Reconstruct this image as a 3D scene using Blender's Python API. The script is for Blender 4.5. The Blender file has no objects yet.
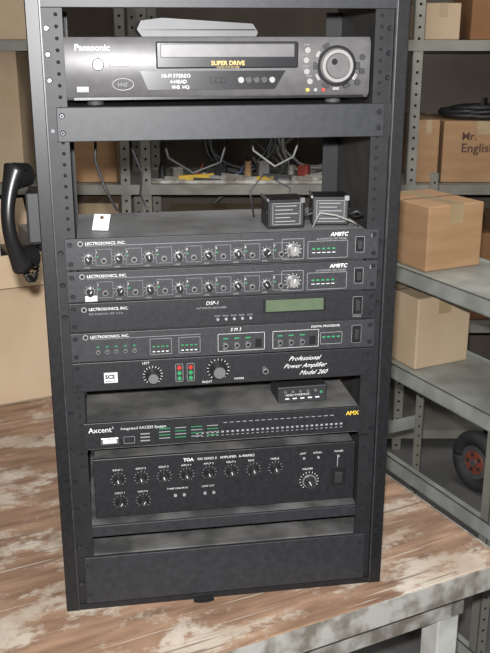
import bpy, bmesh, math, random
from mathutils import Vector, Matrix
random.seed(4)
# ------------------------------------------------------------------ materials
def mat(name, col, rough=0.5, metal=0.0, col2=None, scale=8, bump=0.0, spec=0.5, stretch=(1,1,1), lo=0.35, hi=0.65, emit=None):
    m=bpy.data.materials.new(name); m.use_nodes=True
    nt=m.node_tree; b=nt.nodes['Principled BSDF']
    b.inputs['Roughness'].default_value=rough; b.inputs['Metallic'].default_value=metal
    b.inputs['Specular IOR Level'].default_value=spec
    c2=col2 or tuple(x*0.75 for x in col)
    tc=nt.nodes.new('ShaderNodeTexCoord'); mp=nt.nodes.new('ShaderNodeMapping'); mp.inputs['Scale'].default_value=stretch
    nz=nt.nodes.new('ShaderNodeTexNoise'); nz.inputs['Scale'].default_value=scale; nz.inputs['Detail'].default_value=6
    cr=nt.nodes.new('ShaderNodeValToRGB')
    cr.color_ramp.elements[0].position=lo; cr.color_ramp.elements[1].position=hi
    cr.color_ramp.elements[0].color=(*c2,1); cr.color_ramp.elements[1].color=(*col,1)
    L=nt.links.new
    L(tc.outputs['Object'],mp.inputs[0]); L(mp.outputs[0],nz.inputs['Vector']); L(nz.outputs[0],cr.inputs[0]); L(cr.outputs[0],b.inputs['Base Color'])
    if bump:
        bp=nt.nodes.new('ShaderNodeBump'); bp.inputs['Strength'].default_value=bump; bp.inputs['Distance'].default_value=0.003
        L(nz.outputs[0],bp.inputs['Height']); L(bp.outputs[0],b.inputs['Normal'])
    if emit:
        b.inputs['Emission Color'].default_value=(*emit[0],1); b.inputs['Emission Strength'].default_value=emit[1]
    return m
M={}
M['case']=mat('black_laminate',(.011,.011,.0125),.42,0,(.006,.006,.007),120,spec=.4)
M['caseedge']=mat('laminate_edge',(.035,.035,.038),.4,0,(.02,.02,.022),60)
M['inner']=mat('inner_laminate',(.035,.034,.034),.55,0,(.02,.02,.02),25)
M['rail']=mat('rail_steel',(.016,.016,.018),.5,.1,None,40,spec=.35)
M['blank']=mat('blank_panel',(.022,.023,.027),.48,.0,(.015,.016,.019),90,spec=.4)
M['panel']=mat('painted_panel',(.026,.026,.030),.5,.0,(.019,.019,.022),150,spec=.4)
M['panel2']=mat('dark_panel',(.013,.014,.016),.48,.0,(.009,.009,.011),150,spec=.4)
M['tray']=mat('tray_dusty',(.16,.155,.15),.65,.1,(.05,.05,.05),14,lo=.4,hi=.7)
M['unitop']=mat('steel_cover',(.26,.26,.265),.5,.3,(.15,.15,.15),14)
M['blk']=mat('black_plastic',(.010,.010,.011),.35)
M['blk2']=mat('soft_black',(.018,.018,.020),.5)
M['hole']=mat('hole_black',(.002,.002,.002),.9)
M['scr']=mat('screw_metal',(.08,.08,.09),.3,.8)
M['knobring']=mat('knob_ring',(.35,.35,.36),.3,.7)
M['white']=mat('white_print',(.62,.62,.62),.6)
M['dim']=mat('grey_print',(.24,.24,.25),.6)
M['gold']=mat('gold_print',(.55,.38,.10),.5)
M['lcd']=mat('lcd_glass',(.085,.11,.07),.25,0,(.065,.09,.055),30)
M['green']=mat('green_led',(.03,.20,.08),.4,emit=((.05,.9,.3),.04))
M['red']=mat('red_led',(.4,.03,.02),.4,emit=((1,.1,.05),.05))
M['yellow']=mat('yellow_label',(.7,.45,.05),.5)
M['vcr']=mat('vcr_plastic',(.105,.10,.103),.42,.1,(.085,.081,.084),60)
M['vcrd']=mat('vcr_dark',(.014,.014,.017),.25)
M['vcrs']=mat('vcr_silver',(.26,.25,.245),.38,.3)
M['silver']=mat('remote_silver',(.13,.13,.135),.5,.2)
M['paper']=mat('paper',(.50,.51,.50),.7,0,(.42,.43,.42),6)
M['card']=mat('cardboard',(.39,.235,.125),.85,0,(.32,.185,.095),5,stretch=(1,1,6))
M['card2']=mat('cardboard_pale',(.50,.38,.26),.85,0,(.42,.31,.20),4)
M['card3']=mat('cardboard_dark',(.28,.14,.06),.85,0,(.22,.105,.045),5)
M['tape']=mat('packing_tape',(.42,.31,.18),.4)
M['ink']=mat('carton_ink',(.10,.05,.035),.8)
M['shelf']=mat('shelf_grey_paint',(.25,.245,.21),.5,.1,(.18,.175,.15),10)
M['side']=mat('cart_grey_paint',(.38,.40,.37),.5,.1,(.26,.27,.25),12)
M['rubber']=mat('rubber',(.040,.040,.042),.7)
M['hub']=mat('wheel_hub',(.36,.10,.07),.4,.1)
M['edge']=mat('zinc_edge',(.46,.45,.42),.45,.3,(.20,.18,.15),22,lo=.4,hi=.6)
M['leg']=mat('leg_paint',(.5,.5,.48),.5,0,(.35,.35,.33),15)
M['floor']=mat('concrete_floor',(.15,.145,.14),.75,0,(.09,.09,.09),5,.3)
M['wall']=mat('wall_paint',(.15,.125,.10),.85,0,(.11,.09,.075),3)
M['ceil']=mat('ceiling_paint',(.6,.6,.58),.9)
M['cable']=mat('cable_sheath',(.03,.03,.033),.5)
M['cableg']=mat('cable_grey',(.20,.20,.19),.5)
M['red2']=mat('red_plastic',(.25,.04,.03),.5)
M['blue']=mat('blue_plastic',(.05,.08,.16),.5)
M['lamp']=mat('lamp_diffuser',(.9,.9,.9),.5,emit=((1,.97,.9),3))
def table_mat():
    m=bpy.data.materials.new('worn_painted_wood'); m.use_nodes=True; nt=m.node_tree; b=nt.nodes['Principled BSDF']; N=nt.nodes.new; L=nt.links.new
    b.inputs['Roughness'].default_value=.6
    tc=N('ShaderNodeTexCoord')
    def noise(scale,stretch,detail=8,rough=.5,rot=0):
        mp=N('ShaderNodeMapping'); mp.inputs['Scale'].default_value=stretch; mp.inputs['Rotation'].default_value=(0,0,rot); L(tc.outputs['Object'],mp.inputs[0])
        n=N('ShaderNodeTexNoise'); n.inputs['Scale'].default_value=scale; n.inputs['Detail'].default_value=detail; n.inputs['Roughness'].default_value=rough; L(mp.outputs[0],n.inputs['Vector']); return n
    def ramp(n,p0,c0,p1,c1):
        c=N('ShaderNodeValToRGB'); e=c.color_ramp.elements; e[0].position=p0; e[0].color=(*c0,1); e[1].position=p1; e[1].color=(*c1,1); L(n.outputs[0],c.inputs[0]); return c
    def mix(f,a,bb):
        x=N('ShaderNodeMix'); x.data_type='RGBA'; L(f.outputs[0],x.inputs['Factor']); L(a,x.inputs['A'])
        if isinstance(bb,tuple): x.inputs['B'].default_value=(*bb,1)
        else: L(bb,x.inputs['B'])
        return x.outputs['Result']
    wood=ramp(noise(5,(1.5,9,3)),.3,(.15,.085,.054),.7,(.34,.215,.14))
    n2=noise(2.6,(2.2,3.4,3),13,.74)
    patch=ramp(n2,.505,(0,0,0),.57,(.8,.8,.8))
    paint=ramp(noise(9,(1,1,1)),.3,(.36,.30,.23),.7,(.56,.51,.44))
    r1=mix(patch,wood.outputs[0],paint.outputs[0])
    stain=ramp(noise(3.2,(1,1.4,1),10,.65),.55,(0,0,0),.66,(.6,.6,.6))
    r2=mix(stain,r1,(.16,.095,.06))
    scr=ramp(noise(3,(1.2,45,3),4,.5,.5),.63,(0,0,0),.67,(.7,.7,.7))
    r3=mix(scr,r2,(.09,.05,.035))
    scr2=ramp(noise(3.3,(1.4,50,3),4,.5,-.35),.66,(0,0,0),.70,(.6,.6,.6))
    r4=mix(scr2,r3,(.52,.47,.40))
    L(r4,b.inputs['Base Color'])
    bp=N('ShaderNodeBump'); bp.inputs['Strength'].default_value=.3; bp.inputs['Distance'].default_value=.002; L(n2.outputs[0],bp.inputs['Height']); L(bp.outputs[0],b.inputs['Normal'])
    return m
M['table']=table_mat()
# ------------------------------------------------------------------ mesh builder
class B:
    def __init__(s,name): s.name=name; s.v=[]; s.f=[]; s.m=[]; s.sm=[]; s.mats=[]
    def mi(s,k):
        if k not in s.mats: s.mats.append(k)
        return s.mats.index(k)
    def add(s,vs,fs,k,smooth=False,T=None):
        o=len(s.v); i=s.mi(k)
        for p in vs:
            p=Vector(p)
            if T is not None: p=T@p
            s.v.append(p)
        for f in fs: s.f.append([a+o for a in f]); s.m.append(i); s.sm.append(smooth)
    def box(s,x0,x1,y0,y1,z0,z1,k,bev=0,T=None):
        if bev:
            bm=bmesh.new(); bmesh.ops.create_cube(bm,size=1)
            for v in bm.verts: v.co=Vector(((x0+x1)/2+v.co.x*(x1-x0),(y0+y1)/2+v.co.y*(y1-y0),(z0+z1)/2+v.co.z*(z1-z0)))
            bmesh.ops.bevel(bm,geom=bm.edges[:],offset=bev,segments=2,profile=.5,affect='EDGES')
            bm.verts.index_update()
            s.add([v.co.copy() for v in bm.verts],[[v.index for v in f.verts] for f in bm.faces],k,False,T); bm.free(); return
        vs=[(x0,y0,z0),(x1,y0,z0),(x1,y1,z0),(x0,y1,z0),(x0,y0,z1),(x1,y0,z1),(x1,y1,z1),(x0,y1,z1)]
        s.add(vs,[(0,3,2,1),(4,5,6,7),(0,1,5,4),(1,2,6,5),(2,3,7,6),(3,0,4,7)],k,False,T)
    def cyl(s,p0,p1,r0,k,r1=None,n=20,T=None,caps=True):
        p0=Vector(p0);p1=Vector(p1); r1=r0 if r1 is None else r1
        d=(p1-p0).normalized(); a=d.orthogonal().normalized(); b=d.cross(a)
        vs=[]
        for p,r in((p0,r0),(p1,r1)):
            for i in range(n):
                t=2*math.pi*i/n; vs.append(p+a*r*math.cos(t)+b*r*math.sin(t))
        s.add(vs,[(i,(i+1)%n,n+(i+1)%n,n+i) for i in range(n)],k,True,T)
        if caps: s.add(vs,[tuple(range(n-1,-1,-1)),tuple(range(n,2*n))],k,False,T)
    def tube(s,pts,r,k,n=8,T=None,sx=1.0):
        pts=[Vector(p) for p in pts]; rs=r if isinstance(r,(list,tuple)) else [r]*len(pts)
        vs=[];fs=[]; a=None
        for i,p in enumerate(pts):
            d=(pts[min(i+1,len(pts)-1)]-pts[max(i-1,0)]).normalized()
            a=(d.orthogonal() if a is None else (a-d*a.dot(d))).normalized()
            b=d.cross(a)
            for j in range(n):
                t=2*math.pi*j/n; vs.append(p+a*rs[i]*math.cos(t)+b*rs[i]*sx*math.sin(t))
        for i in range(len(pts)-1):
            for j in range(n): fs.append((i*n+j,i*n+(j+1)%n,(i+1)*n+(j+1)%n,(i+1)*n+j))
        fs.append(tuple(range(n-1,-1,-1))); fs.append(tuple((len(pts)-1)*n+j for j in range(n)))
        s.add(vs,fs,k,True,T)
    def prism(s,poly,y0,y1,k,T=None):
        n=len(poly); vs=[(x,y0,z) for x,z in poly]+[(x,y1,z) for x,z in poly]
        s.add(vs,[tuple(range(n)),tuple(range(2*n-1,n-1,-1))]+[(i,n+i,n+(i+1)%n,(i+1)%n) for i in range(n)],k,False,T)
    def text(s,body,x,y,z,size,k,T=None,align='LEFT',shear=0,bold=0):
        cu=bpy.data.curves.new('t','FONT'); cu.body=body; cu.size=size; cu.align_x=align; cu.shear=shear; cu.offset=bold; cu.resolution_u=2
        o=bpy.data.objects.new('t',cu); bpy.context.collection.objects.link(o)
        me=bpy.data.meshes.new_from_object(o)
        s.add([(x+v.co.x,y,z+v.co.y) for v in me.vertices],[tuple(p.vertices) for p in me.polygons],k,False,T)
        bpy.data.objects.remove(o); bpy.data.meshes.remove(me)
    def done(s,loc=(0,0,0),rz=0):
        L=Vector(loc); me=bpy.data.meshes.new(s.name); me.from_pydata([v for v in s.v],[],s.f)
        for k in s.mats: me.materials.append(M[k])
        me.polygons.foreach_set('material_index',s.m); me.polygons.foreach_set('use_smooth',s.sm); me.update()
        xs=[v.co.x for v in me.vertices]; ys=[v.co.y for v in me.vertices]; zs=[v.co.z for v in me.vertices]
        c=Vector(((min(xs)+max(xs))/2,(min(ys)+max(ys))/2,min(zs)))
        me.transform(Matrix.Translation(-c))
        o=bpy.data.objects.new(s.name,me); bpy.context.collection.objects.link(o)
        o.matrix_world=Matrix.Translation(L)@Matrix.Rotation(rz,4,'Z')@Matrix.Translation(c)
        return o
# ------------------------------------------------------------------ RACK
XL,XR=.034,.518
HT=1.06; DP=.33
r=B('equipment_rack')
for a,b in((0,.020),(.530,.550)):
    r.box(a,b,0,DP,0.0005,HT,'case',.0015)
r.box(.0195,.0215,-.0005,.004,.001,HT-.02,'caseedge'); r.box(.5285,.5305,-.0005,.004,.001,HT-.02,'caseedge')
r.box(.020,.530,0,DP,HT-.02,HT,'case')
r.box(.020,.530,.002,DP,0.0005,.011,'case')
r.box(.020,.530,.001,.012,.967,HT-.02,'blank',.001)
for sx,(a,b) in ((1,(.0215,.050)),(-1,(.500,.5285))):
    r.box(a,b,.007,.0095,.011,.967,'rail')
    w=a if sx==1 else b-.002
    r.box(w,w+.002,.0095,.045,.011,.967,'rail')
    z=.02
    cx=.041 if sx==1 else .510
    while z<.96:
        r.cyl((cx,.0068,z),(cx,.0075,z),.0028,'hole',n=10); z+=.0159
    r.box(a,b,DP-.03,DP-.0275,.011,.967,'rail')
    for z in (.94,.905,.87,.80,.62,.57,.52,.36,.30,.24,.19,.12,.05):
        r.cyl((a+.006 if sx==1 else b-.006,.007,z),(a+.006 if sx==1 else b-.006,.003,z),.0042,'scr',.003,n=12)
r.box(.020,.0212,.046,DP,.011,HT-.02,'inner'); r.box(.5288,.530,.046,DP,.011,HT-.02,'inner')
def screws(o,zs,y=.0005):
    for z in zs:
        for x in (.0415,.5105):
            o.cyl((x,y,z),(x,y-.0025,z),.0042,'scr',.003,n=12); o.cyl((x,y-.0024,z),(x,y-.003,z),.0014,'hole',n=8)
r.box(XL,XR,.0005,.006,.7845,.833,'blank',.001); r.box(.05,.50,.006,.30,.830,.833,'blank')
r.box(.022,.034,.004,.0065,.7845,.833,'rail'); r.box(.518,.5285,.004,.0065,.7845,.833,'rail')
screws(r,(.797,.821))
r.box(.048,.502,.008,.30,.1535,.1565,'tray'); r.box(.048,.502,.004,.009,.137,.1568,'blank',.001)
r.box(.034,.05,.0005,.0065,.13,.29,'rail'); r.box(.500,.518,.0005,.0065,.13,.29,'rail')
screws(r,(.15,.20,.27))
r.box(.044,.506,.010,.28,.2935,.2965,'tray')
r.box(.022,.528,.03,.30,.086,.089,'tray'); r.box(XL,XR,.0005,.006,.0125,.1005,'blank',.001)
screws(r,(.028,.085))
r.prism([(.215,.004),(.25,.004),(.238,.001),(.225,.001)],-.012,.0,'blk')
r.done()
# ------------------------------------------------------------------ 1U units
def knob(o,x,z,rad,y,h=.012,ring='knobring',body='blk',ang=0.6):
    o.cyl((x,y,z),(x,y-.0015,z),rad*1.25,ring,n=20)
    o.cyl((x,y-.0015,z),(x,y-h,z),rad,body,rad*.85,n=20)
    o.box(-.0006,.0006,-h-.0006+y,-h+.0005+y,0,rad*.8,'white',T=Matrix.Translation((x,0,z))@Matrix.Rotation(ang,4,'Y'))
def ticks(o,x,z,rad,y,n=9,k='dim',l=.0016):
    for i in range(n):
        a=math.radians(-140+280*i/(n-1))
        o.box(-.0004,.0004,y-.0002,y,rad,rad+l,k,T=Matrix.Translation((x,0,z))@Matrix.Rotation(a,4,'Y'))
def frame(o,x0,x1,z0,z1,y,k='dim',t=.0006):
    o.box(x0,x1,y-.0003,y,z0,z0+t,k); o.box(x0,x1,y-.0003,y,z1-t,z1,k); o.box(x0,x0+t,y-.0003,y,z0,z1,k); o.box(x1-t,x1,y-.0003,y,z0,z1,k)
def unit(name,z0,z1,pk='panel',depth=.20,top='unitop'):
    o=B(name); o.box(XL,XR,-.0005,.0045,z0,z1,pk,.0008); o.box(.052,.498,.0045,depth,z0+.002,z1-.001,top,.001)
    for x in (.0415,.5105):
        for z in (z0+.009,z1-.009):
            o.cyl((x,0,z),(x,-.0032,z),.0042,'scr',.003,n=12); o.cyl((x,-.0031,z),(x,-.0036,z),.0014,'hole',n=8)
    return o
P=-.0006
def logo(o,z):
    o.cyl((.057,P,z),(.057,P-.0006,z),.0042,'dim',n=16); o.cyl((.057,P-.0005,z),(.057,P-.0009,z),.0028,'blk',n=16)
for zt in (.6425,.592):
    z0=zt-.0475; o=unit('microphone_mixer',z0,zt)
    logo(o,zt-.0075)
    o.text('LECTROSONICS, INC.',.064,P,zt-.0095,.0062,'white',bold=.0001)
    o.box(.064,.35,P-.0002,P,zt-.0115,zt-.0109,'dim')
    for i in range(7):
        x=.068+.0452*i; z=z0+.0165
        ticks(o,x,z,.0085,P); knob(o,x,z,.0058,P,ang=random.uniform(-1,1))
        o.text(str(i+1),x+.011,P,z+.008,.005,'white')
        o.box(x+.012,x+.0145,P-.001,P,z+.002,z+.0045,'green')
        o.cyl((x+.0225,P,z-.003),(x+.0225,P-.003,z-.003),.0044,'knobring',n=14); o.cyl((x+.0225,P-.003,z-.003),(x+.0225,P-.0036,z-.003),.0028,'blk',n=12)
        frame(o,x+.0105,x+.0345,z-.0105,z+.0145,P,'dim',.0004)
        o.text('LEVEL',x-.007,P,z-.0145,.0034,'dim')
    frame(o,.363,.398,z0+.004,zt-.011,P); x=.381; ticks(o,x,z0+.019,.0115,P,11,'white'); knob(o,x,z0+.019,.0085,P,ring='knobring',body='vcrs',ang=.2)
    frame(o,.404,.468,z0+.004,zt-.016,P)
    o.text('AM8TC',.440,P,zt-.009,.0085,'white',shear=.2,bold=.0002); o.text('AUTOMATIC MIC MIXER',.418,P,zt-.0145,.0044,'dim')
    for i in range(5):
        o.box(.411+.008*i,.4155+.008*i,P-.0006,P,z0+.018,z0+.0205,'green'); o.box(.411+.008*i,.4165+.008*i,P-.0002,P,z0+.0125,z0+.0135,'white')
    o.box(.481,.494,P-.0005,P,z0+.012,zt-.012,'blk'); frame(o,.480,.495,z0+.011,zt-.011,P,'dim'); o.box(.484,.491,P-.004,P,z0+.017,zt-.017,'blk2',.0005)
    o.text('1' if zt>.6 else '2',.505,P,zt-.012,.006,'white')
    if zt<.6: o.box(.060,.078,P-.001,P,z0+.001,z0+.010,'paper')
    o.done()
z0,zt=.4965,.5425; o=unit('graphic_equalizer',z0,zt,'panel2')
logo(o,zt-.010); o.text('LECTROSONICS, INC.',.064,P,zt-.0120,.0062,'white',bold=.0001); o.text('RIO RANCHO, NM  U.S.A.',.064,P,zt-.019,.0046,'dim')
o.text('DSP-1',.264,P,zt-.011,.008,'white',shear=.2,align='RIGHT'); o.text('AUTOMATIC EQUALIZER',.276,P,zt-.0175,.0042,'dim',align='RIGHT')
o.box(.334,.435,P-.002,P,z0+.017,zt-.005,'blk',.0008); o.box(.338,.431,P-.0024,P,z0+.0195,zt-.0075,'lcd')
for i in range(5):
    o.cyl((.262+.013*i,P,z0+.011),(.262+.013*i,P-.003,z0+.011),.0022,'dim',n=10); o.text('BAND',.257+.013*i,P,z0+.015,.0033,'dim')
o.box(.480,.495,P-.0005,P,z0+.008,zt-.009,'blk'); frame(o,.4795,.4955,z0+.0075,zt-.0085,P); o.box(.484,.491,P-.004,P,z0+.014,zt-.014,'blk2',.0005)
o.text('POWER',.480,P,z0+.003,.0042,'dim'); o.done()
z0,zt=.4475,.4945; o=unit('audio_processor',z0,zt,'panel')
logo(o,zt-.0065); o.text('LECTROSONICS, INC.',.064,P,zt-.0085,.0062,'white',bold=.0001); o.box(.064,.235,P-.0002,P,zt-.0106,zt-.010,'dim')
for i in range(5):
    x=.075+.014*i; o.cyl((x,P,z0+.016),(x,P-.003,z0+.016),.0034,'knobring',n=12); o.cyl((x,P-.003,z0+.016),(x,P-.0034,z0+.016),.0017,'blk',n=10); o.box(x-.002,x+.002,P-.0005,P,z0+.023,z0+.025,'green')
for g in (.155,.200,):
    frame(o,g,g+.034,z0+.007,zt-.014,P)
    for i in range(4): o.box(g+.004+.007*i,g+.008+.007*i,P-.0005,P,z0+.019,z0+.021,'green'); o.box(g+.004+.007*i,g+.008+.007*i,P-.0005,P,z0+.011,z0+.0125,'white')
o.text('S M 3',.282,P,zt-.008,.0075,'white',shear=.2)
for g in (.262,.350):
    frame(o,g,g+.075,z0+.006,zt-.012,P,'white',.0005)
    for i in range(3):
        o.cyl((g+.012+.018*i,P,z0+.016),(g+.012+.018*i,P-.004,z0+.016),.0046,'knobring',.0042,n=14); o.cyl((g+.012+.018*i,P-.004,z0+.016),(g+.012+.018*i,P-.0045,z0+.016),.0026,'blk',n=14)
        o.box(g+.008+.018*i,g+.016+.018*i,P-.0005,P,z0+.026,z0+.028,'green'); o.text('OUT',g+.008+.018*i,P,z0+.0085,.0033,'dim')
    o.box(g+.060,g+.070,P-.0005,P,z0+.010,z0+.024,'blk')
o.text('DIGITAL PROCESSOR',.412,P,zt-.009,.005,'white')
for i in range(4): o.box(.431+.008*i,.436+.008*i,P-.0006,P,z0+.020,z0+.0225,'green')
frame(o,.428,.464,z0+.009,zt-.018,P); o.box(.480,.495,P-.0005,P,z0+.009,zt-.009,'blk'); frame(o,.4795,.4955,z0+.0085,zt-.0085,P); o.box(.484,.491,P-.004,P,z0+.015,zt-.015,'blk2',.0005)
o.done()
z0,zt=.3985,.4460; o=unit('stereo_power_amplifier',z0,zt,'panel2',.26)
o.box(.082,.103,P-.0008,P,z0+.013,z0+.030,'white',.0002); o.text('SCS',.0838,P-.001,z0+.020,.0092,'blk',bold=.0004); o.box(.084,.101,P-.001,P,z0+.0155,z0+.0165,'blk')
for x,rr,zz in ((.158,.0125,.022),(.262,.015,.0255)):
    o.cyl((x,P,z0+zz),(x,P-.001,z0+zz),rr*1.22,'blk',n=28); ticks(o,x,z0+zz,rr*1.02,P-.001,15,'white',.0028)
    o.cyl((x,P-.001,z0+zz),(x,P-.018,z0+zz),rr*.80,'blk2',rr*.68,n=24); o.cyl((x,P-.018,z0+zz),(x,P-.019,z0+zz),rr*.62,'knobring',n=24)
o.text('LEFT',.142,P,zt-.007,.0055,'white'); o.text('RIGHT',.236,P,z0+.003,.0055,'white')
o.text('POWER',.288,P,z0+.006,.0045,'white')
for i in range(2):
    for j in range(3): o.cyl((.200+.018*i,P,z0+.014+.009*j),(.200+.018*i,P-.002,z0+.014+.009*j),.0034,('green','green','red')[j],n=12)
    frame(o,.194+.018*i,.206+.018*i,z0+.008,z0+.038,P)
o.cyl((.338,P,z0+.019),(.338,P-.006,z0+.019),.005,'knobring',n=14); o.cyl((.338,P-.006,z0+.019),(.338,P-.0065,z0+.019),.003,'blk',n=14)
o.text('Professional',.376,P,zt-.0150,.0105,'white',shear=.6); o.text('Power Amplifier',.368,P,zt-.0275,.0105,'white',shear=.6); o.text('Model 260',.394,P,zt-.040,.0105,'white',shear=.6)
o.done()
# ------------------------------------------------------------------ control system unit
z0,zt=.2985,.3425; o=B('control_processor')
Y=.0018
o.box(.045,.505,Y,.0065,z0,zt,'panel2',.0008); o.box(.051,.499,.0065,.24,z0-.0018,zt-.001,'tray',.001)
q=Y-.0006
o.text('Axcent',.053,q,zt-.016,.0125,'white',bold=.0001); o.text('3',.090,q,zt-.011,.006,'white'); o.text('Integrated AXCESS System',.104,q,zt-.014,.0066,'white')
for i in range(30):
    x=.225+.0083*i
    o.box(x,x+.0042,q-.0004,q,z0+.014,z0+.0170,'dim'); o.box(x,x+.004,q-.0002,q,z0+.009,z0+.010,'dim')
for g in range(4):
    for j in range(4): o.box(.165+.026*g,.183+.026*g,q-.0004,q,z0+.0105+.0055*j,z0+.0118+.0055*j,'green' if (g+j)%2 else 'dim')
for i in range(18): o.box(.27+.0105*i,.2765+.0105*i,q-.0004,q,zt-.013,zt-.0120,'dim')
o.box(.072,.100,q-.002,q,z0+.007,z0+.018,'knobring',.0006); o.box(.075,.097,q-.003,q,z0+.009,z0+.016,'paper',.0004)
o.cyl((.067,q,z0+.0125),(.067,q-.004,z0+.0125),.0025,'scr',n=6); o.cyl((.105,q,z0+.0125),(.105,q-.004,z0+.0125),.0025,'scr',n=6)
frame(o,.108,.126,z0+.006,z0+.018,q,'dim')
for i in range(3): o.box(.135,.15,q-.0004,q,z0+.008+.006*i,z0+.010+.006*i,'dim')
o.text('AMX',.476,q,zt-.014,.010,'yellow',bold=.0002)
o.done()
o=B('signal_converter'); zb=.3415
T=Matrix.Translation((.408,.065,zb))@Matrix.Rotation(.03,4,'Z')
o.box(-.042,.042,-.03,.03,.001,.030,'blk2',.002,T); o.box(-.038,.038,-.0306,-.03,.004,.026,'panel',0,T)
for i in range(5): o.box(-.03+.013*i,-.023+.013*i,-.0312,-.0305,.008,.010,'white',0,T)
for i in range(5): o.cyl((-.03+.013*i,-.0305,.0215),(-.03+.013*i,-.0325,.0215),.0022,'knobring',n=10,T=T)
o.text('VIDEO INTERFACE',-.030,-.0312,.014,.005,'white',T); o.cyl((.032,-.0305,.018),(.032,-.032,.018),.0025,'green',n=10,T=T)
o.tube([T@Vector(p) for p in ((.03,.03,.015),(.05,.06,.03),(.06,.09,.01))],.003,'cable')
for sx in(-.03,.03):
    for sy in(-.02,.02): o.cyl((sx,sy,0),(sx,sy,.0015),.004,'blk',n=10,T=T)
o.done()
# ------------------------------------------------------------------ mixer amplifier
o=B('mixer_amplifier'); z0,zt=.1567,.270; Y=.020
o.box(.057,.500,Y,Y+.006,z0+.006,zt,'panel2',.0012); o.box(.060,.497,Y+.006,.27,z0+.006,zt-.001,'blk2',.001)
o.box(.060,.497,Y+.006,.265,zt-.0012,zt-.0004,'tray')
for x in(.08,.475):
    for y in(.04,.24): o.cyl((x,y,z0),(x,y,z0+.006),.010,'rubber',n=14)
q=Y-.0006
o.text('TOA',.205,q,zt-.014,.008,'white',bold=.0003); o.text('900 SERIES II   AMPLIFIER  A-906MK2',.228,q,zt-.0135,.0062,'white')
for i in range(8):
    x=.097+.0377*i; zz=.232
    ticks(o,x,zz,.0105,q,11,'dim',.002); o.cyl((x,q,zz),(x,q-.002,zz),.009,'blk2',n=22); knob(o,x,zz,.0068,q-.0015,.013,'blk','blk2',ang=-.3)
    o.text('INPUT %d'%(i+1) if i<6 else ('BASS','TREBLE')[i-6],x-.009,q,zz+.0155,.0046,'white')
for i in range(2):
    x=.099+.0377*i; zz=.190
    ticks(o,x,zz,.0105,q,11,'dim',.002); o.cyl((x,q,zz),(x,q-.002,zz),.009,'blk2',n=22); knob(o,x,zz,.0068,q-.0015,.013,'blk','blk2',ang=.5)
    o.text('INPUT %d'%(i+7),x-.009,q,zz+.0150,.0046,'white')
o.text('TONE CONTROL',.176,q,.206,.0046,'white'); o.text('LOW CUT',.235,q,.206,.0046,'white')
for x in (.19,.205,.24,.255): o.cyl((x,q,.195),(x,q-.002,.195),.0028,'dim',n=12)
x,zz=.420,.203; ticks(o,x,zz,.0145,q,15,'white',.0025); o.cyl((x,q,zz),(x,q-.002,zz),.0125,'blk2',n=26); knob(o,x,zz,.010,q-.002,.016,'knobring','blk2',ang=-.5)
o.text('MASTER',x-.012,q,zz+.0205,.0050,'white')
for t_,x in (('LIMIT',.403),('SIGNAL',.426),('POWER',.463)): o.text(t_,x,q,zt-.017,.0045,'white')
for x in(.41,.435,.47): o.cyl((x,q,zt-.024),(x,q-.002,zt-.024),.0022,'dim',n=10)
o.box(.458,.484,q-.0005,q,.190,.222,'blk'); frame(o,.458,.484,.190,.222,q); o.box(.464,.478,q-.005,q,.196,.216,'blk2',.001); o.box(.4685,.4697,q-.0004,q,.226,.246,'dim')
o.done()
# ------------------------------------------------------------------ VCR
o=B('video_cassette_recorder'); z0,zt=.8356,.928; x0,x1=.050,.496; Y=.012
o.box(x0+.004,x1-.004,Y+.02,.29,z0+.008,zt,'vcrd',.003)
for x in(.09,.45):
    for y in(.05,.25): o.cyl((x,y,z0-.0025),(x,y,z0+.008),.012,'rubber',n=14)
def fascia(xa,xb,za,zb,ya,k,bulge,n=20):
    vs=[];fs=[]
    rows=[(za,.010),(za+.008,.002),(zb-.010,0),(zb,.006)]
    for z,dy in rows:
        for i in range(n+1):
            t=i/n; x=xa+(xb-xa)*t; e=bulge*(1-(2*t-1)**4)
            vs.append((x,ya+dy-e,z))
    m=n+1
    for rr in range(len(rows)-1):
        for i in range(n): fs.append((rr*m+i,rr*m+i+1,(rr+1)*m+i+1,(rr+1)*m+i))
    o.add(vs,fs,k,True)
    for xx in(xa,xb): o.add([(xx,ya+.010,za),(xx,ya+.03,za),(xx,ya+.03,zb),(xx,ya+.006,zb),(xx,ya,zb-.01),(xx,ya+.002,za+.008)],[(0,1,2,3,4,5)],k)
    for z,dy in((za,.010),(zb,.006)):
        ring=[(xa+(xb-xa)*i/n,ya+dy-bulge*(1-(2*i/n-1)**4),z) for i in range(n+1)]
        o.add(ring+[(xb,ya+.03,z),(xa,ya+.03,z)],[tuple(range(len(ring)+2))],k)
fascia(x0,x1,z0+.006,zt,Y,'vcr',.006)
yf=Y-.0065
o.box(.178,.385,yf-.0022,yf+.006,zt-.043,zt-.006,'vcrd',.002)
o.box(.184,.379,yf-.0030,yf,zt-.028,zt-.009,'vcr',.001)
o.text('SUPER DRIVE',.281,yf-.0028,zt-.0385,.0085,'gold',align='CENTER',bold=.0002); o.text('DIGITAL AUTO PICTURE',.281,yf-.0028,zt-.0425,.0030,'gold',align='CENTER')
o.prism([(.165,z0+.020),(.350,z0+.020),(.366,z0+.046),(.155,z0+.046)],yf-.0018,yf+.005,'vcrd')
o.text('HI-FI STEREO',.185,yf-.002,z0+.037,.0072,'white',bold=.0001); o.text('4-HEAD',.197,yf-.002,z0+.029,.0070,'white',bold=.0001); o.text('VHS  HQ',.199,yf-.002,z0+.0215,.0066,'white',bold=.0001)
for i in range(3): o.box(.255+.008*i,.262+.008*i,yf-.003,yf,z0+.029,z0+.037,'vcrd',.0005)
for i in range(5):
    o.cyl((.30+.0115*i,yf,z0+.033),(.30+.0115*i,yf-.004,z0+.033),.0042,'vcrs' if i in(0,4) else 'blk2',n=14)
yl=Y-.005
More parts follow.
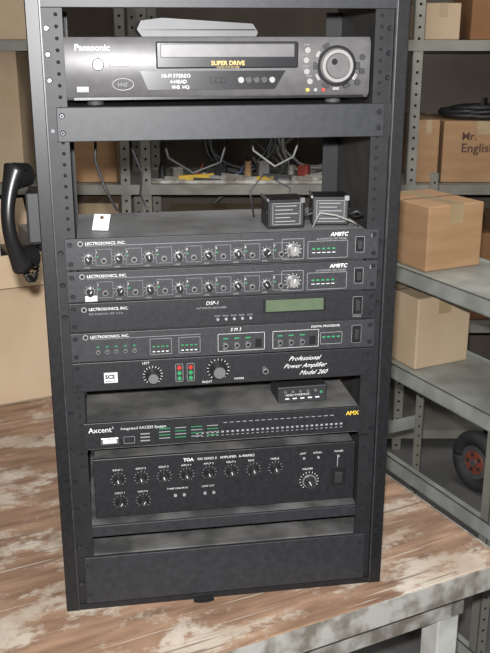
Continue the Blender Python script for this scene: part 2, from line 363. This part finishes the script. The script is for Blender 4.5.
o.text('Panasonic',.064,yl-.001,zt-.018,.0125,'white',bold=.0002)
o.text('POWER',.085,yl-.0012,zt-.028,.004,'dim'); o.text('EJECT',.118,yl-.0012,zt-.028,.004,'dim')
o.cyl((.096,yl+.002,zt-.037),(.096,yl-.003,zt-.037),.0085,'vcrs',.007,n=24); o.cyl((.096,yl-.003,zt-.037),(.096,yl-.0035,zt-.037),.005,'vcr',n=20)
o.box(.112,.140,yl-.002,yl+.002,zt-.040,zt-.036,'vcrs',.001)
o.box(.064,.082,yl-.001,yl+.002,z0+.017,z0+.026,'vcrd',.0005)
for a in range(20):
    t0=math.radians(a*18)
    o.cyl((.130+.015*math.cos(t0),yl-.001,z0+.028+.008*math.sin(t0)),(.130+.015*math.cos(t0+.32),yl-.001,z0+.028+.008*math.sin(t0+.32)),.0009,'vcrs',n=6)
o.text('VHS',.121,yl-.0015,z0+.025,.008,'dim',shear=.3)
cx,cz=.443,z0+.052; yr=Y-.0045
for i in range(9):
    a=math.radians(120+i*30); o.box(-.005,.005,yr-.003,yr+.003,.030,.035,'vcrs' if i%2 else 'blk2',.0008,T=Matrix.Translation((cx,0,cz))@Matrix.Rotation(-a+math.pi/2,4,'Y'))
o.cyl((cx,yr+.004,cz),(cx,yr-.004,cz),.029,'vcrd',n=40); o.cyl((cx,yr-.004,cz),(cx,yr-.010,cz),.025,'vcrs',.023,n=40)
o.cyl((cx,yr-.010,cz),(cx,yr-.013,cz),.0185,'vcr',.017,n=36); o.cyl((cx-.006,yr-.013,cz+.006),(cx-.006,yr-.0135,cz+.006),.0045,'vcrd',n=16)
for i,(dx,dz) in enumerate(((-.044,.022),(-.046,.008),(-.045,-.008),(-.040,-.022))):
    o.cyl((cx+dx,yr+.002,cz+dz),(cx+dx,yr-.003,cz+dz),.0052,'vcrs',.0042,n=16); o.text('STOP',cx+dx-.006,yr-.002,cz+dz+.0065,.0036,'dim')
for dx,dz in((.034,-.024),(.040,-.008),(.040,.012)): o.cyl((cx+dx,yr+.006,cz+dz),(cx+dx,yr+.0,cz+dz),.0045,'blk2',n=14)
for i in range(3): o.cyl((.40+.012*i,yr,z0+.018),(.40+.012*i,yr-.002,z0+.018),.0026,('yellow','dim','red')[i],n=12)
o.box(x0+.01,x1-.01,Y-.004,Y,z0+.0065,z0+.010,'vcrd')
o.done()
o=B('remote_control')
T=Matrix.Translation((.245,.075,.9285))@Matrix.Rotation(.05,4,'Z')
o.prism([(-.085,.0),(.085,0),(.088,.006),(.080,.018),(-.055,.026),(-.086,.022),(-.092,.010)],-.024,.024,'silver',T)
for i in range(7):
    for j in range(3): o.box(-.045+.018*i,-.035+.018*i,-.016+.012*j,-.009+.012*j,.018-.001*i+.004,.0245-.001*i,'blk2',.0008,T)
o.box(-.086,.084,-.0246,-.0238,.0085,.0105,'blk',0,T)
o.done()
# ------------------------------------------------------------------ wall adapters
def adapter(cx,cy,rz):
    o=B('power_adapter'); T=Matrix.Translation((cx,cy,.6425))@Matrix.Rotation(rz,4,'Z')
    o.box(-.030,.030,-.026,.026,0,.046,'blk',.003,T); o.box(-.026,.026,-.0268,-.0258,.005,.041,'blk2',.0,T)
    o.box(-.031,.031,-.020,.020,.0235,.0265,'blk2',0,T)
    for i,w in enumerate((.034,.028,.036,.024,.032)): o.box(-.018,-.018+w,-.0272,-.0267,.035-.006*i,.0362-.006*i,'dim',0,T)
    for a in((-.022,.022,.0395,.0402),(-.022,.022,.0065,.0072)): o.box(a[0],a[1],-.0272,-.0267,a[2],a[3],'dim',0,T)
    for x in(-.022,.0213): o.box(x,x+.0007,-.0272,-.0267,.0065,.0402,'dim',0,T)
    o.box(-.031,-.028,-.027,.027,.044,.0475,'knobring',0,T); o.box(.022,.029,-.027,-.02,.040,.0475,'knobring',0,T)
    o.tube([T@Vector(p) for p in ((.030,0,.012),(.045,-.01,.02),(.055,0,.012),(.05,.03,.003),(.03,.05,.003))],.002,'cable')
    o.done()
adapter(.374,.050,.02); adapter(.452,.062,-.15)
o=B('loose_cable')
o.tube([(.415,.016,.6445),(.425,.012,.668),(.45,.010,.664),(.475,.010,.654),(.49,.02,.6445)],.0016,'cableg')
o.tube([(.34,.12,.644),(.33,.10,.69),(.36,.14,.71),(.40,.12,.69),(.395,.10,.644)],.0016,'cable')
o.done()
o=B('price_tag'); T=Matrix.Translation((.075,.06,.6425))@Matrix.Rotation(-.3,4,'Z')@Matrix.Rotation(.9,4,'X')
o.box(0,.026,0,.028,0,.001,'paper',0,T); o.cyl((.013,.022,.001),(.013,.022,.0014),.003,'ink',n=10,T=T); o.done()
o=B('hanging_cable')
o.tube([(.145,.29,.783),(.150,.28,.74),(.165,.26,.70),(.16,.24,.665),(.17,.2,.6445)],.002,'cable')
o.tube([(.20,.29,.783),(.215,.30,.72),(.26,.31,.69),(.31,.30,.71),(.33,.29,.783)],.0025,'cable')
o.tube([(.36,.29,.783),(.37,.30,.73),(.41,.30,.70),(.44,.28,.72),(.46,.27,.783)],.002,'cableg')
o.tube([(.09,.28,.783),(.085,.29,.72),(.10,.29,.67),(.12,.28,.63)],.0025,'cable')
o.done()
# ------------------------------------------------------------------ handset
o=B('telephone_handset')
pts=[];rs=[]
for i in range(25):
    t=i/24; e=(2*t-1)
    pts.append((-.036-.016*(1-e*e),.10-.022*(1-e*e),.580+.155*t)); rs.append(.010+.008*abs(e)**3)
o.tube(pts,rs,'blk',n=16,sx=1.1)
for z in(.593,.723):
    o.cyl((-.038,.10,z),(-.020,.115,z),.021,'blk',.018,n=24)
o.box(-.024,-.0002,.075,.15,.62,.70,'blk2',.004)
pc=[]
for i in range(120):
    t=i/119; a=i*.9
    pc.append((-.036+.012*t+.005*math.cos(a),.10+.22*t+.005*math.sin(a),.580-.05*math.sin(t*math.pi)))
o.tube(pc,.0020,'blk',n=6)
o.done()
# ------------------------------------------------------------------ TABLE
TL=Vector((.804,.029,0)); TR=math.radians(17.5)
o=B('work_table')
o.box(-2.0,0,0,1.5,-.035,0,'table',.003)
o.box(-2.0,.004,-.004,-.0002,-.048,-.001,'edge'); o.box(.0002,.004,-.004,1.5,-.048,-.001,'edge')
o.box(-2.0+.05,-.05,.05,.08,-.13,-.035,'edge'); o.box(-.08,-.05,.05,1.45,-.13,-.035,'edge')
for x in(-1.93,-.10):
    for y in(.06,1.40): o.box(x,x+.05,y,y+.05,-.75,-.035,'leg',.003)
o.box(-1.93,-.06,.07,.10,-.55,-.50,'leg'); o.box(-.09,-.06,.07,1.42,-.55,-.50,'leg')
o.box(-1.9,-.06,.1,1.4,-.50,-.485,'card3')
o.done(TL,TR)
def carton(name,x0,x1,y0,y1,z0,z1,k,loc,rz,text=None):
    o=B(name); o.box(x0,x1,y0,y1,z0,z1,k,.004)
    cx=(x0+x1)/2; w=min(.03,(x1-x0)*.12)
    o.box(cx-w,cx+w,y0-.0006,y1+.0006,z1-.05,z1+.0006,'tape')
    o.box(x0+.002,x1-.002,(y0+y1)/2-.002,(y0+y1)/2+.002,z1,z1+.001,'ink')
    if text:
        for i,(t,s) in enumerate(text): o.text(t,x0+.07,y0-.001,z0+(z1-z0)*(.70-.20*i),s,'ink',bold=.0008)
    return o.done(loc,rz)
def open_box(name,x0,x1,y0,y1,z0,z1,k,loc,rz):
    o=B(name); t=.005
    o.box(x0,x1,y0,y1,z0,z0+t,k); o.box(x0,x1,y0,y0+t,z0,z1,k); o.box(x0,x1,y1-t,y1,z0,z1,k); o.box(x0,x0+t,y0,y1,z0,z1,k); o.box(x1-t,x1,y0,y1,z0,z1,k)
    f=.09
    for pts in (((x0,y0,z1),(x1,y0,z1),(x1-.01,y0-f*.5,z1-f*.8),(x0+.01,y0-f*.5,z1-f*.8)),((x1,y0,z1),(x1,y1,z1),(x1+.02,y1-.01,z1+f),(x1+.02,y0+.01,z1+f)),
                ((x0,y1,z1),(x0,y0,z1),(x0-f,y0+.01,z1+.03),(x0-f,y1-.01,z1+.03)),((x1,y1,z1),(x0,y1,z1),(x0+.01,y1+.02,z1+f),(x1-.01,y1+.02,z1+f))):
        n=(Vector(pts[1])-Vector(pts[0])).cross(Vector(pts[2])-Vector(pts[1])).normalized()*.003
        v=[Vector(p) for p in pts]; v=v+[p+n for p in v]
        o.add(v,[(0,1,2,3),(7,6,5,4),(0,4,5,1),(1,5,6,2),(2,6,7,3),(3,7,4,0)],k)
    for i in range(8):
        xx=x0+.03+(x1-x0-.06)*i/7
        o.box(xx-.016,xx+.016,y0+.05,y1-.05,z0+t+.001,z1-.02+.05*(i%3),('blk2','paper','blk','cableg')[i%4],.003)
    return o.done(loc,rz)
open_box('open_cardboard_box',-.98,-.50,1.16,1.44,0.0005,.40,'card2',TL,TR)
# ------------------------------------------------------------------ SIDE shelving
o=B('steel_shelving_unit')
sx=.324; YE=1.02; WD=.26
for z,deck in((.341,1),(.063,1),(-.216,0),(-.60,0)):
    o.box(sx,sx+.003,-1.0,YE,z-.042,z,'side'); o.box(sx,sx+.02,-1.0,YE,z-.003,z,'side'); o.box(sx,sx+.015,-1.0,YE,z-.042,z-.039,'side')
    if deck: o.box(sx+WD-.003,sx+WD,-1.0,YE,z-.042,z,'side')
    if deck: o.box(sx+.003,sx+WD-.003,-1.0,YE,z-.006,z-.003,'side')
    for y in(-1.0,YE-.003): o.box(sx,sx+WD,y,y+.003,z-.042,z,'side')
for y in(-1.0,.40,YE-.04):
    for x in(sx+.003,sx+WD-.043):
        if y==.40 and x>sx+.1: continue
        o.box(x,x+.03,y,y+.003,-.75,.55,'shelf'); o.box(x if x<sx+.1 else x+.027,(x if x<sx+.1 else x+.027)+.003,y,y+.03,-.75,.55,'shelf')
        for i in range(39): o.cyl((x+.016,y-.0008,-.73+i*.033),(x+.016,y+.0002,-.73+i*.033),.0035,'hole',n=8)
o.done(TL,TR)
carton('cardboard_box',sx+.03,sx+.21,.74,.97,.3385,.51,'card',TL,TR)
carton('cardboard_box',sx+.03,sx+.21,.76,.97,.0605,.26,'card2',TL,TR)
# ------------------------------------------------------------------ ROOM
RC=Vector((.085,-1.346,0)); RR=math.radians(-9.3)
def room(name,a,k):
    o=B(name); o.box(*a,k); return o.done(RC,RR)
room('floor',(-2.4,2.4,-1.3,4.3,-.85,-.75),'floor'); room('ceiling',(-2.4,2.4,-1.3,4.3,1.95,2.05),'ceil')
room('wall_back',(-2.4,2.4,4.2,4.3,-.75,1.95),'wall'); room('wall_front',(-2.4,2.4,-1.3,-1.2,-.75,1.95),'wall')
room('wall_left',(-2.4,-2.3,-1.2,4.2,-.75,1.95),'wall'); room('wall_right',(2.3,2.4,-1.2,4.2,-.75,1.95),'wall')
o=B('steel_storage_shelving'); yb=3.5
for z in(.905,.3725,-.19,-.66):
    o.box(-1.7,1.6,yb,yb+.003,z-.038,z,'shelf'); o.box(-1.7,1.6,yb+.003,yb+.45,z-.004,z-.001,'shelf'); o.box(-1.7,1.6,yb+.45,yb+.453,z-.038,z,'shelf')
for x in(-1.68,-.48,-.40,.62,1.55):
    for y in(yb+.004,yb+.40):
        o.box(x,x+.038,y,y+.003,-.75,1.5,'shelf'); o.box(x,x+.003,y,y+.04,-.75,1.5,'shelf')
        for i in range(56): o.cyl((x+.02,y-.0008,-.73+i*.04),(x+.02,y+.0002,-.73+i*.04),.0055,'hole',n=8)
for s in(1,-1):
    o.tube([(-.40,yb+.462,.0 if s>0 else .85),(.62,yb+.462,.85 if s>0 else .0)],.010,'shelf',n=4)
o.done(RC,RR)
def bb(name,x0,x1,z0,h,k,y0=yb+.012,d=.38,text=None): return carton(name,x0,x1,y0+.045,y0+d,z0+.0002,z0+h,k,RC,RR,text)
bb('cardboard_box',-1.30,-.86,.3725,.50,'card2'); bb('cardboard_box',-.76,-.50,.3725,.36,'card')
bb('cardboard_carton',.665,.75,.3725,.24,'card'); bb('cardboard_carton',.765,1.08,.3725,.235,'card',text=(('Mr.',.042),('English',.048)))
bb('cardboard_carton',1.10,1.5,.3725,.30,'card')
bb('cardboard_box',-1.3,-.75,-.19,.42,'card3'); bb('cardboard_box',-.72,-.50,-.19,.48,'card2'); bb('cardboard_box',-.32,.10,-.19,.42,'card2'); bb('storage_bin',.14,.58,-.19,.40,'shelf')
bb('cardboard_box',.68,1.0,-.19,.36,'card3'); bb('cardboard_box',1.03,1.45,-.19,.40,'card')
bb('cardboard_box',-1.3,-.8,.905,.3,'card2'); bb('cardboard_box',.67,.80,.905,.13,'card2'); bb('cardboard_box',.84,1.4,.905,.2,'card3')
bb('cardboard_box',-1.2,-.6,-.66,.42,'card')
def coil(cx,cy,cz,R,n,k,tilt,th=.008,sp=.012):
    o=B('cable_coil'); pts=[]
    for i in range(n*28+1):
        a=2*math.pi*i/28; rr=R+sp*math.sin(i*.37)+.006*random.random(); pts.append((rr*math.cos(a),.012*math.sin(i*.21)+.002*(i/28),rr*math.sin(a)))
    T=Matrix.Translation((cx,cy,cz))@Matrix.Rotation(tilt,4,'X')
    o.tube([T@Vector(p) for p in pts],th,k,n=6)
    for a in (0.5,2.6): o.box(-.006,.006,-.03,.03,R-.03,R+.03,'cable',0,T@Matrix.Rotation(a,4,'Y'))
    o.done(RC,RR)
coil(-.02,yb+.24,.3725+.155,.13,8,'cable',-.30); coil(.27,yb+.24,.3725+.155,.13,7,'cableg',-.25,.007,.018); coil(.49,yb+.22,.3725+.105,.08,5,'cable',-.3)
coil(.92,yb+.21,.3725+.275,.12,7,'cable',-1.57,.008,.022)
o=B('metal_bracket_bundle')
for i in range(12):
    x=-.30+i*.055; o.box(-.07,.07,-.004,.004,0,.015+.008*(i%3),('edge','shelf','yellow','blk2','vcrs')[i%5],0,Matrix.Translation((x,yb+.05+.004*(i%5),.373))@Matrix.Rotation(random.uniform(-.3,.3),4,'Z')@Matrix.Rotation(random.uniform(-.1,.1),4,'Y'))
o.box(-.36,.34,yb+.03,yb+.045,.373,.384,'edge'); o.done(RC,RR)
o=B('hand_tools')
for i in range(16):
    x=-.32+i*.055+random.uniform(-.01,.01); y=yb+.10+random.uniform(0,.03); h=random.uniform(.03,.075); k=('blk2','shelf','red2','vcrs','cable','blue','card','dim')[i%8]
    T=Matrix.Translation((x,y,.3735))@Matrix.Rotation(random.uniform(-.6,.6),4,'Z')
    if i%3==0: o.cyl((0,0,0),(0,0,h),.016,k,.013,T=T,n=14); o.cyl((0,0,h),(0,0,h+.015),.008,'blk',T=T,n=12)
    elif i%3==1: o.box(-.022,.022,-.02,.02,0,h,k,.004,T)
    else:
        o.tube([T@Vector(p) for p in ((-.04,0,.008),(0,0,.012),(.035,0,.03),(.05,0,.06))],[.008,.008,.005,.003],k,n=8); o.cyl((-.04,0,.008),(-.075,0,.008),.011,'red2' if i%2 else 'yellow',T=T,n=10)
o.done(RC,RR)
# ------------------------------------------------------------------ hand truck
o=B('hand_truck'); S=1.25
def wheel(x):
    ps=[]
    for i in range(33):
        a=2*math.pi*i/32; ps.append((x,.074*S*math.cos(a),.074*S*math.sin(a)))
    o.tube(ps,.030,'rubber',n=12); o.cyl((x-.018,0,0),(x+.018,0,0),.066,'knobring',n=28); o.cyl((x-.021,0,0),(x+.021,0,0),.046,'hub',n=28)
    for s in(-1,1):
        for i in range(5):
            a=2*math.pi*i/5; o.cyl((x+s*.020,.032*math.cos(a),.032*math.sin(a)),(x+s*.0225,.032*math.cos(a),.032*math.sin(a)),.008,'rubber',n=12)
    o.cyl((x-.028,0,0),(x+.028,0,0),.014,'knobring',n=16)
wheel(-.13); wheel(.13); o.cyl((-.15,0,0),(.15,0,0),.009,'scr',n=12)
for x in(-.085,.085): o.tube([(x,.0,-.07),(x,.01,.03),(x,.01,.5),(x,.0,.75),(x*.8,-.04,.88)],.011,'blk',n=10)
for z in(.2,.45,.7): o.cyl((-.085,.005,z),(.085,.005,z),.009,'blk',n=10)
o.cyl((-.068,-.04,.88),(.068,-.04,.88),.013,'rubber',n=10)
o.box(-.085,.085,-.18,-.0,-.1220,-.116,'scr'); o.box(-.085,.085,-.01,-.004,-.1220,.02,'scr')
o.done(Vector((1.59,1.66,-.75+.1235)),math.radians(22))
# ------------------------------------------------------------------ lamps
o=B('ceiling_lamp'); o.box(-.6,.6,.3,.6,1.90,1.949,'ceil'); o.box(-.57,.57,.32,.58,1.895,1.90,'lamp'); o.done(RC,RR)
o=B('ceiling_lamp'); o.box(-.6,.6,2.4,2.7,1.90,1.949,'ceil'); o.box(-.57,.57,2.42,2.68,1.895,1.90,'lamp'); o.done(RC,RR)
def area(name,loc,size,power,target,col=(1,1,1)):
    l=bpy.data.lights.new(name,'AREA'); l.energy=power; l.size=size; l.color=col
    ob=bpy.data.objects.new(name,l); bpy.context.collection.objects.link(ob); ob.location=loc
    ob.rotation_euler=(Vector(target)-Vector(loc)).to_track_quat('-Z','Y').to_euler()
area('camera_flash',(.07,-1.36,1.01),.03,60,(.40,0,.42),(1,.995,.985))
area('room_fill',(.9,1.2,1.85),1.2,11,(.9,1.2,0),(1,.98,.95))
area('side_glow',(1.7,-.6,1.5),.6,8,(.6,.4,0),(1,.98,.95))  # unseen soft area light from the right; no window is built there
w=bpy.data.worlds.new('w'); w.use_nodes=True; w.node_tree.nodes['Background'].inputs[0].default_value=(.5,.5,.52,1); w.node_tree.nodes['Background'].inputs[1].default_value=.15
bpy.context.scene.world=w
try: bpy.context.scene.view_settings.view_transform='Standard'
except Exception: pass
# ------------------------------------------------------------------ camera
cd=bpy.data.cameras.new('camera'); cd.sensor_fit='VERTICAL'; cd.sensor_height=24; cd.lens=24*909/653; cd.clip_start=.01
co=bpy.data.objects.new('camera',cd); bpy.context.collection.objects.link(co); co.location=(.085,-1.346,.936); co.rotation_euler=(math.radians(72),0,math.radians(-9.3))
bpy.context.scene.camera=co
